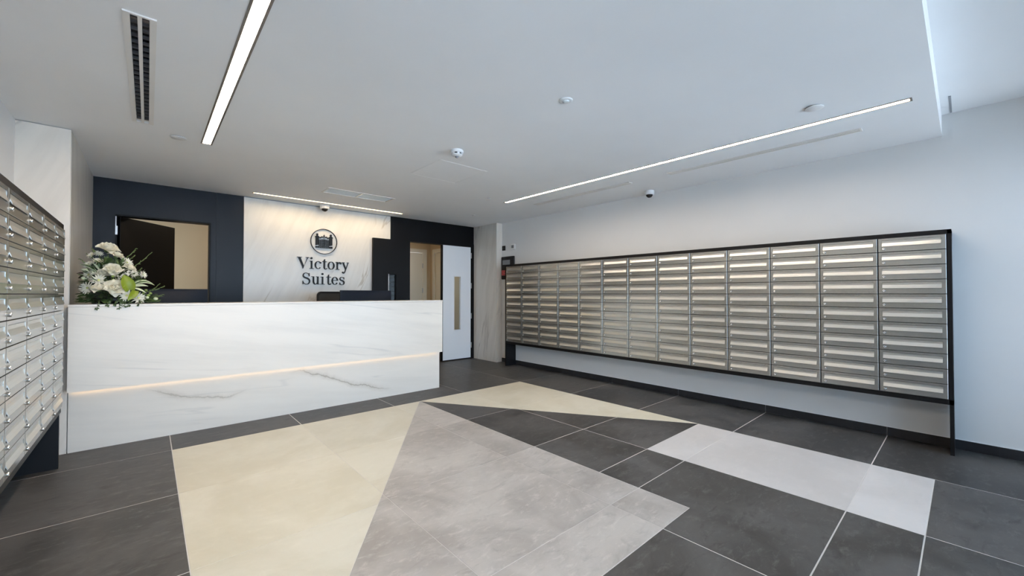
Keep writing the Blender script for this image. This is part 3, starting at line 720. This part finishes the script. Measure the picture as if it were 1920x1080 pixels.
def letter(ch, x0, x1, z):
    m = MB(); W = x1 - x0; cx = (x0 + x1) / 2; X = lambda f: x0 + f * W; S = .0075
    if ch == 'V':
        poly(m, [(X(.08), z + CAP), (X(.27), z + CAP), (X(.57), z + .035), (X(.50), z)]); poly(m, [(X(.50), z), (X(.57), z + .035), (X(.92), z + CAP), (X(.86), z + CAP)])
        poly(m, [(X(.44), z), (X(.52), z), (X(.57), z + .04), (X(.5), z + .04)])
        rc(m, X(0), X(.40), z + CAP - S, z + CAP); rc(m, X(.72), X(1), z + CAP - S, z + CAP)
    elif ch == 'i':
        rc(m, cx - TK / 2, cx + TK / 2, z, z + XH); rc(m, X(0), X(1), z, z + S); poly(m, [(X(.02), z + XH - S), (cx, z + XH - S * 1.6), (cx, z + XH), (X(.02), z + XH - 0.002)]); disc(m, (cx - .002, z + .149), .0145)
    elif ch == 'c':
        ell(m, (cx, z + XH / 2), W / 2, XH / 2, TK * .95, TN, 38, 318, 30); disc(m, (x1 - .014, z + XH * .80), .0125); 
    elif ch == 't':
        x = X(.42); rc(m, x - TK / 2, x + TK / 2, z + .022, z + XH + .012); poly(m, [(x - TK / 2, z + XH + .012), (x + TK / 2, z + XH + .012), (x + TK / 2, z + XH + .034), (x + .002, z + XH + .03)])
        rc(m, X(.0), X(.95), z + XH - .0085, z + XH); path(m, bez([(x, z + .026), (x + .002, z - .004), (X(.82), z - .004), (X(1), z + .016)]), [TK - .0011 * k for k in range(11)])
    elif ch == 'o': ell(m, (cx, z + XH / 2), W / 2, XH / 2 + .002, TK * 1.02, TN)
    elif ch == 'r':
        x = X(.30); rc(m, x - TK / 2, x + TK / 2, z, z + XH); rc(m, X(0), X(.66), z, z + S); rc(m, X(0), x, z + XH - S, z + XH)
        path(m, bez([(x, z + .062), (X(.42), z + .10), (X(.62), z + .118), (X(.86), z + .101)]), [.007 + .0009 * k for k in range(11)]); disc(m, (X(.86), z + .094), .0145)
    elif ch == 'y':
        poly(m, [(X(.08), z + XH), (X(.29), z + XH), (X(.60), z + .026), (X(.50), z)]); path(m, [(X(.90), z + XH), (X(.56), z + .004), (X(.44), z - .028)], [.0085, .0095, .010])
        path(m, bez([(X(.45), z - .026), (X(.38), z - .046), (X(.26), z - .054), (X(.14), z - .044)]), [.010 + .0004 * k for k in range(11)]); disc(m, (X(.15), z - .038), .0125)
        rc(m, X(0), X(.42), z + XH - S, z + XH); rc(m, X(.70), X(1), z + XH - S, z + XH)
    elif ch == 'S' or ch == 's':
        H = CAP + .004 if ch == 'S' else XH + .003; k = H / .16; b = z - .002
        top = bez([(X(.86), b + H * .80), (X(.80), b + H * 1.03), (X(.08), b + H * 1.08), (X(.12), b + H * .74)], 10)
        mid = bez([(X(.12), b + H * .74), (X(.16), b + H * .50), (X(.92), b + H * .60), (X(.90), b + H * .27)], 12)[1:]
        bot = bez([(X(.90), b + H * .27), (X(.88), b - H * .08), (X(.18), b - H * .05), (X(.10), b + H * .24)], 10)[1:]
        pts = top + mid + bot; n_ = len(pts); tk = TK * (1.15 if ch == 'S' else .95)
        ws = [TN + (tk - TN) * max(0, math.sin(PI * min(1, max(0, (i / (n_ - 1) - .17) / .66)))) ** 1.1 for i in range(n_)]; path(m, pts, ws)
        rc(m, X(.82), X(.89), b + H * .70, b + H * .98); rc(m, X(.05), X(.12), b + H * .02, b + H * .31)
    elif ch == 'u':
        xl, xr = X(.24), X(.78); rc(m, xl - TK / 2, xl + TK / 2, z + .04, z + XH); rc(m, xr - TK / 2, xr + TK / 2, z, z + XH); rc(m, X(0), xl, z + XH - S, z + XH); rc(m, X(.55), xr, z + XH - S, z + XH); rc(m, xr, X(1), z, z + S)
        path(m, bez([(xl, z + .045), (xl + .002, z - .008), (X(.58), z - .012), (xr, z + .034)]), [TK, TK, TK * .95, TK * .85, TK * .75, .013, .011, .010, .009, .0085, .008])
    elif ch == 'e':
        ell(m, (cx, z + XH / 2), W / 2, XH / 2 + .001, TK * .98, TN, 6, 322, 34); rc(m, X(.12), X(.97), z + XH * .52, z + XH * .52 + .0075)
    return m
lx = lambda c: 1.521 + (c - 60) * 8.745e-4
for txt, z, ext in (('Victory', 1.553, ((60, 238), (245, 305), (322, 425), (440, 510), (522, 632), (648, 742), (748, 866))),
                    ('Suites', 1.334, ((138, 258), (275, 398), (410, 477), (502, 577), (586, 690), (710, 798)))):
    for chh, (a, b) in zip(txt, ext): letter(chh, lx(a), lx(b), z).build('letter', M['black'], sg)
cx, cz = 1.873, 1.949; R1 = .1815
m = MB(); n = 64; ring = []
for rad in (R1, R1 - .0085): ring += [(cx + rad * math.cos(2 * PI * k / n), cz + rad * math.sin(2 * PI * k / n)) for k in range(n)]
for k in range(n): a, b = k, (k + 1) % n; poly(m, [ring[a], ring[b], ring[n + b], ring[n + a]])
m.build('emblem_ring', M['black'], sg)
em = MB()
for sx in (-1, 1):
    x = cx + sx * .0925 ; s = -1
    zb = cz - .094
    poly(em, [(x - .024, zb), (x + .024, zb), (x + .024, zb + .024 + (.006 if sx > 0 else 0)), (x - .024, zb + .022)])       # foot, cut by the slanting band
    poly(em, [(x - .0215, zb + .034), (x + .0215, zb + .045), (x + .0215, zb + .150), (x - .0215, zb + .150)])               # shaft
    rc(em, x - .029, x + .029, zb + .149, zb + .160); poly(em, [(x - .026, zb + .160), (x + .026, zb + .160), (x + .009, zb + .178), (x - .009, zb + .178)])
    disc(em, (x, zb + .190), .0145, 18)
em.build('gate_pillars', M['black'], sg)
gm = MB(); x0, x1, zb, zt = cx - .066, cx + .066, cz - .093, cz + .022
for k in range(9): x = x0 + (x1 - x0) * k / 8; rc(gm, x - .0028, x + .0028, zb, zt + .012 * (1 - abs(k - 4) / 4))
for k in range(7): z_ = zb + (zt - zb) * k / 6; rc(gm, x0, x1, z_ - .0026, z_ + .0026)
rc(gm, cx - .004, cx + .004, zb, zt + .012)
path(gm, [(cx - .066, cz + .048), (cx - .045, cz + .062), (cx - .028, cz + .056), (cx, cz + .074), (cx + .028, cz + .056), (cx + .045, cz + .062), (cx + .066, cz + .048)], [.007] * 7)
for dx, dz, r in ((-.052, .051, .010), (.052, .051, .010), (-.030, .066, .008), (.030, .066, .008), (0, .082, .009)): disc(gm, (cx + dx, cz + dz), r, 12)
path(gm, [(cx - .012, cz + .060), (cx, cz + .048), (cx + .012, cz + .060)], [.006] * 3); rc(gm, cx - .002, cx + .002, cz + .085, cz + .10)
gm.build('gate_lattice', M['black'], sg)

# ------------------------------------------------------------------ flowers on the counter
rnd = random.Random(7)
fa = thing('flower_arrangement', (-.20, 4.60, 1.119), 'low arrangement of white roses and daisies with a lime lily on the counter end', 'flowers')
CEN = Vector((-.20, 4.62, 1.20))
def frame_to(d):
    d = Vector(d).normalized(); return d.to_track_quat('Z', 'Y').to_matrix().to_4x4()
MB().lathe([(.09, 1.1195), (.12, 1.135), (.13, 1.17), (.12, 1.172), (.11, 1.15)], 20, (-.20, 4.60, 0)).build('bowl', M['bowl'], fa)
def petal(m, L, Wd, ang, base_r, curl, tilt, cup=.15, n=5, tip=.6, across=3):
    """one curved petal growing from the middle, tilt 0 = flat, 1 = upright"""
    vs = []; fs = []
    for i in range(n + 1):
        t = i / n; wv = Wd * math.sin(PI * min(.97, .12 + t * tip + .02)) * (1 if t < .9 else .85)
        el = tilt * PI / 2 - curl * t * t
        r = base_r + L * t * math.cos(el); z = L * t * math.sin(el)
        for q in range(across):
            s = q / (across - 1) * 2 - 1; rk = r - (.16 * L * s * s * t if across > 3 else 0)
            vs.append((rk * math.cos(ang) - s * wv * math.sin(ang), rk * math.sin(ang) + s * wv * math.cos(ang), z + cup * Wd * s * s))
    for i in range(n):
        for s in range(across - 1): a = i * across + s; fs.append((a, a + 1, a + across + 1, a + across))
    m.add(vs, fs, True)
ROSES = []
def rose(pos, dia, d):
    ROSES.append((pos, dia))
    m = MB(); R = dia / 2; n = 24
    for i in range(n):
        t = i / (n - 1); a = i * 2.39996 + rnd.uniform(-.15, .15)
        ti = .26 + .80 * t ** .75; L = R * (1.0 - .40 * t); Wd = R * (.58 - .32 * t)
        f = MB(); petal(f, L, Wd, a, R * (.06 + .10 * (1 - t)), (.55 - .9 * t) + rnd.uniform(-.1, .1), ti, .34, 7, .72, 7)
        m.join(f)
    m.lathe([(.30 * R, .12 * R), (.34 * R, .34 * R), (.24 * R, .52 * R), (.10 * R, .55 * R)], 10)
    mt = Matrix.Translation(pos) @ frame_to(d)
    r_ = m.xf(mt).build('rose', M['petalc'], fa)
    MB().ball((0, 0, -.03 * R), .30 * R, 8, (1, 1, .7)).xf(mt).build('calyx', M['leaf2'], r_)
    return r_
def mum(pos, dia, d):
    m = MB(); R = dia / 2
    for k, L, ti, of in ((15, 1.0, .12, 0), (13, .86, .32, .2), (10, .62, .55, .5)):
        for i in range(k): petal(m, L * R * rnd.uniform(.9, 1.06), .10 * R, 2 * PI * (i + of) / k + rnd.uniform(-.08, .08), .10 * R, rnd.uniform(-.1, .3), ti + rnd.uniform(-.06, .06), .5, 4, .78)
    mt = Matrix.Translation(pos) @ frame_to(d); o = m.xf(mt).build('daisy', M['petal'], fa)
    MB().ball((0, 0, .07 * R), .19 * R, 8, (1, 1, .6)).xf(mt).build('centre', M['mumc'], o)
def stems(pos): MB().tube([CEN + (Vector(pos) - CEN) * .15 + Vector((0, 0, -.03)), CEN + (Vector(pos) - CEN) * .6, Vector(pos)], .0035, 5).build('stem', M['stem'], fa)
V = Vector; camv = V((.07, -1, .02))
for p, dia, d in (((-.247, 4.60, 1.548), .160, (.12, -.45, .8)), ((-.214, 4.52, 1.387), .125, (.15, -.85, .45)), ((-.190, 4.45, 1.244), .155, (.05, -1, .28)),
                  ((-.268, 4.55, 1.350), .110, (-.1, -.7, .75)), ((-.118, 4.55, 1.400), .100, (.5, -.35, .8)), ((-.199, 4.60, 1.500), .115, (.45, -.22, .85)), ((-.282, 4.45, 1.228), .125, (-.15, -.42, .9))):
    rose(V(p), dia * .92, d); stems(p)
for p, dia, d in (((-.299, 4.57, 1.455), .092, (-.05, -.5, .85)), ((-.335, 4.61, 1.507), .075, (-.5, -.5, .6)), ((-.300, 4.63, 1.520), .072, (.1, -.6, .7)), ((-.352, 4.59, 1.428), .072, (-.5, -.55, .6)),
                  ((-.133, 4.57, 1.456), .100, (.55, -.6, .5)), ((-.344, 4.54, 1.351), .090, (-.5, -.75, .35)), ((-.287, 4.49, 1.306), .108, (-.05, -1, .25)), ((-.344, 4.47, 1.245), .110, (-.5, -.85, .1)),
                  ((-.127, 4.43, 1.186), .105, (.15, -.9, .1)), ((-.059, 4.45, 1.167), .108, (.25, -.8, .25)), ((-.035, 4.55, 1.358), .075, (.7, -.6, .3)), ((-.090, 4.54, 1.360), .080, (.4, -.8, .35))):
    mum(V(p), dia * .88, d); stems(p)
for c, r, k in (((-.145, 4.50, 1.345), .052, 34), ((-.112, 4.52, 1.362), .036, 16)):      # cluster of tiny blossoms
    m = MB()
    for i in range(k):
        th = rnd.uniform(0, 2 * PI); ph = math.acos(rnd.uniform(-.2, 1)); q = V((math.sin(ph) * math.cos(th), -abs(math.cos(ph)), math.sin(ph) * math.sin(th)))
        f = MB()
        for j in range(4): petal(f, .0105, .0048, PI / 2 * j, .001, .1, .2, .3, 3, .8)
        m.join(f, Matrix.Translation(V(c) + q * r) @ frame_to(q))
    tag(m.build('blossom_cluster', M['petal'], fa), kind='stuff')
# lime spathes
def spathe(pos, L, Wd, d, roll, name='lily_spathe'):
    m = MB(); n = 10; vs = []; fs = []
    for i in range(n + 1):
        t = i / n; wv = Wd * (math.sin(PI * (.18 + .82 * t)) ** .8 if t < 1 else 0.02)
        for s in range(-3, 4):
            k = s / 3; vs.append((k * wv, L * (t - .25) - .10 * L * (1 - abs(k)) * (1 - t) * 0 - .12 * L * abs(k) * (1 - t), .35 * wv * k * k + .10 * L * math.sin(PI * t)))
    for i in range(n):
        for s in range(6): a = i * 7 + s; fs.append((a, a + 1, a + 8, a + 7))
    o = m.add(vs, fs, True).xf(Matrix.Translation(pos) @ frame_to(d) @ Matrix.Rotation(roll, 4, 'Z')).build(name, M['lime'], fa)
    return o
spathe(V((-.120, 4.43, 1.262)), .125, .042, (.25, -1, .15), .25)
spathe(V((-.088, 4.43, 1.205)), .095, .026, (.5, -.9, .2), 2.5)
# blade leaves: two-tone strips
def blade(p0, p1, Wd, sag, m1, m2=None):
    p0, p1 = V(p0), V(p1); d = p1 - p0; side = d.cross(V((0, -1, .15))).normalized(); n = 8
    def strip(w0, w1, lift):
        vs = []; fs = []
        for i in range(n + 1):
            t = i / n; c = p0 + d * t + V((0, -lift, -sag * (2 * t - 1) ** 2 + sag)); ww = Wd * math.sin(PI * (.12 + .86 * t))
            vs += [c + side * ww * w0, c + side * ww * w1 + V((0, -.0015, 0))]
        for i in range(n): fs.append((2 * i, 2 * i + 1, 2 * i + 3, 2 * i + 2))
        return MB().add(vs, fs, True)
    o = strip(-1, 1, 0).build('long_leaf', M[m1], fa)
    if m2:
        q = strip(-1.0, -.45, .001); q.join(strip(.45, 1.0, .001)); q.build('stripe', M[m2], o)
blade((-.10, 4.50, 1.262), (.040, 4.47, 1.270), .013, .035, 'leaf2', 'cleaf'); blade((-.10, 4.48, 1.255), (.0, 4.45, 1.262), .010, .012, 'cleaf'); blade((-.095, 4.46, 1.245), (-.010, 4.43, 1.205), .007, .012, 'cleaf')
blade((-.10, 4.51, 1.275), (.0, 4.48, 1.300), .012, .02, 'cleaf', 'leaf2')
blade((-.30, 4.55, 1.37), (-.398, 4.57, 1.425), .011, .02, 'leaf2', 'cleaf'); blade((-.31, 4.53, 1.36), (-.385, 4.54, 1.39), .008, .01, 'cleaf'); blade((-.285, 4.55, 1.38), (-.325, 4.55, 1.44), .007, .01, 'cleaf')
def oval(m, p, d, L, Wd, up):
    d = V(d).normalized(); s = d.cross(V(up)).normalized(); nn = s.cross(d); p = V(p)
    pr = ((0, .05), (.2, .6), (.45, 1), (.7, .8), (.9, .35), (1, .02)); vs = []; fs = []
    for t, ww in pr: 
        c = p + d * L * t - nn * (.18 * L * t * t); vs += [c - s * Wd * ww, c - nn * .12 * Wd, c + s * Wd * ww]
    for i in range(5):
        for k in (0, 1): a = i * 3 + k; fs.append((a, a + 1, a + 4, a + 3))
    m.add(vs, fs, True)
for p, d, L, Wd, mm in (((-.34, 4.60, 1.36), (-1, -.3, .15), .075, .030, 'burg'), ((-.35, 4.58, 1.345), (-1, -.4, -.25), .06, .026, 'burg'), ((-.25, 4.53, 1.42), (-.6, -.6, .5), .085, .032, 'leaf2'), ((-.23, 4.50, 1.17), (-.2, -.9, -.3), .09, .034, 'leaf2'),
                    ((-.16, 4.47, 1.20), (.1, -.7, -.7), .10, .024, 'leaf'), ((-.25, 4.55, 1.44), (.2, -.6, .6), .085, .03, 'leaf'), ((-.31, 4.62, 1.50), (-.2, -.3, .9), .07, .020, 'leaf2'), ((-.04, 4.54, 1.36), (.2, -.4, .9), .05, .014, 'leaf2'),
                    ((-.31, 4.58, 1.42), (-.8, -.4, .2), .08, .022, 'leaf'), ((-.20, 4.50, 1.30), (.2, -.9, .2), .07, .026, 'leaf'), ((-.32, 4.50, 1.20), (-.9, -.5, -.1), .09, .026, 'leaf'), ((-.02, 4.48, 1.16), (.9, -.4, -.1), .075, .020, 'leaf2')):
    m = MB(); oval(m, p, d, L, Wd, (0, -.4, 1)); m.build('broad_leaf', M[mm], fa)
m = MB()
for i in range(420):           # low greens spilling round the bowl
    p = V((rnd.uniform(-.39, .05), rnd.uniform(4.45, 4.70), 1.13 + abs(rnd.gauss(0, .03))))
    oval(m, p, (p.x + .17 + rnd.uniform(-.1, .1), -.12 + rnd.uniform(-.1, .1), rnd.uniform(-.02, .10)), rnd.uniform(.025, .055), rnd.uniform(.004, .009), (rnd.uniform(-.4, .4), -.5, 1))
tag(m.build('low_greens', M['leaf'], fa), kind='stuff')
# mass of small greenery nobody could count
for mm, cnt in (('leaf', 950), ('leaf2', 420)):
    m = MB()
    for i in range(cnt):
        th = rnd.uniform(0, 2 * PI); u = rnd.random() ** .5
        q = V((math.cos(th) * .165 * u, rnd.uniform(-.155, .10), math.sin(th) * .17 * u + .02))
        p = CEN + V((0, 0, .08)) + q
        sc = 1 - max(0, p.z - 1.30) * 1.6
        p.x = CEN.x - .015 + (p.x - CEN.x) * sc
        if p.z < 1.20: p.x = CEN.x + (p.x - CEN.x) * 1.35 + .02
        if p.z < 1.135: p.z = 1.135 + rnd.random() * .03
        if any(p.y < q.y + .03 and math.hypot(p.x - q.x, p.z - q.z) < .52 * r_ for q, r_ in ROSES): continue
        d = (p - CEN) + V((rnd.uniform(-.1, .1), rnd.uniform(-.12, .05), rnd.uniform(-.05, .1)))
        oval(m, p, d, rnd.uniform(.022, .05), rnd.uniform(.004, .010), (rnd.uniform(-.5, .5), -.5, 1))
    tag(m.build('foliage', M[mm], fa), kind='stuff')
def sprig(p0, p1, leaves=16, ll=.012):
    p0, p1 = V(p0), V(p1); d = p1 - p0; bend = V((0, 0, -.012)); pts = [p0 + d * t + bend * math.sin(PI * t) for t in (0, .25, .5, .75, 1)]
    o = MB().tube(pts, .0030, 5, .0018).build('sprig', M['stem'], fa); m = MB()
    for i in range(leaves):
        t = (i + .5) / leaves; c = p0 + d * t + bend * math.sin(PI * t); sd = V((rnd.uniform(-1, 1), rnd.uniform(-1, .3), rnd.uniform(-1, 1)))
        oval(m, c, d.normalized() + sd * .8, ll * rnd.uniform(.7, 1.3), ll * .28, (0, -1, .3))
    m.build('sprig_leaves', M['leaf2'], o)
for a, b, k in (((-.165, 4.60, 1.47), (-.078, 4.65, 1.585), 18), ((-.12, 4.58, 1.40), (.018, 4.62, 1.553), 26), ((-.10, 4.57, 1.36), (-.042, 4.60, 1.420), 10), ((-.04, 4.50, 1.215), (.102, 4.54, 1.268), 22), ((-.15, 4.60, 1.47), (-.090, 4.63, 1.520), 12),
                ((-.06, 4.50, 1.17), (.095, 4.50, 1.195), 24), ((-.33, 4.60, 1.43), (-.40, 4.62, 1.475), 12), ((-.30, 4.62, 1.47), (-.365, 4.62, 1.52), 10), ((-.33, 4.50, 1.16), (-.385, 4.50, 1.15), 14), ((.0, 4.49, 1.22), (.07, 4.47, 1.285), 12), ((-.05, 4.47, 1.15), (.075, 4.46, 1.145), 20)): sprig(a, b, k)
for x, z in ((-.285, 1.085), (-.23, 1.105), (-.165, 1.085), (-.112, 1.10), (-.19, 1.112), (-.05, 1.108), (-.135, 1.098)):
    p = [V((x + .01, 4.47, 1.15)), V((x + .005, 4.425, 1.145)), V((x, 4.405, z + .02)), V((x - .004, 4.402, z))]
    o = MB().tube(p, .0022, 5, .0014).build('trailing_sprig', M['stem'], fa); m = MB()
    for i in range(9):
        c = p[2] + (p[3] - p[2]) * (i / 8) if i > 3 else p[1] + (p[2] - p[1]) * (i / 4); c = c + V((0, -.001, 0)); oval(m, c, (rnd.uniform(-1, 1), -.25, rnd.uniform(-.8, .1)), .015, .0045, (0, -1, .3))
    m.build('sprig_leaves', M['leaf'], o)
for p, r, mm in (((-.207, 4.46, 1.336), .010, 'berry'), ((-.236, 4.46, 1.294), .011, 'berry'), ((-.205, 4.455, 1.310), .009, 'berry'), ((-.014, 4.46, 1.230), .009, 'berry'), ((.002, 4.46, 1.188), .011, 'berry'), ((.014, 4.46, 1.204), .010, 'berry'), ((-.03, 4.455, 1.205), .009, 'berry'), ((.047, 4.47, 1.160), .014, 'cleaf'), ((-.373, 4.54, 1.318), .014, 'cleaf'), ((-.005, 4.45, 1.170), .011, 'cleaf')):
    MB().ball(p, r, 8, (1.15, 1, 1)).build('berry' if mm == 'berry' else 'bud', M[mm], fa)
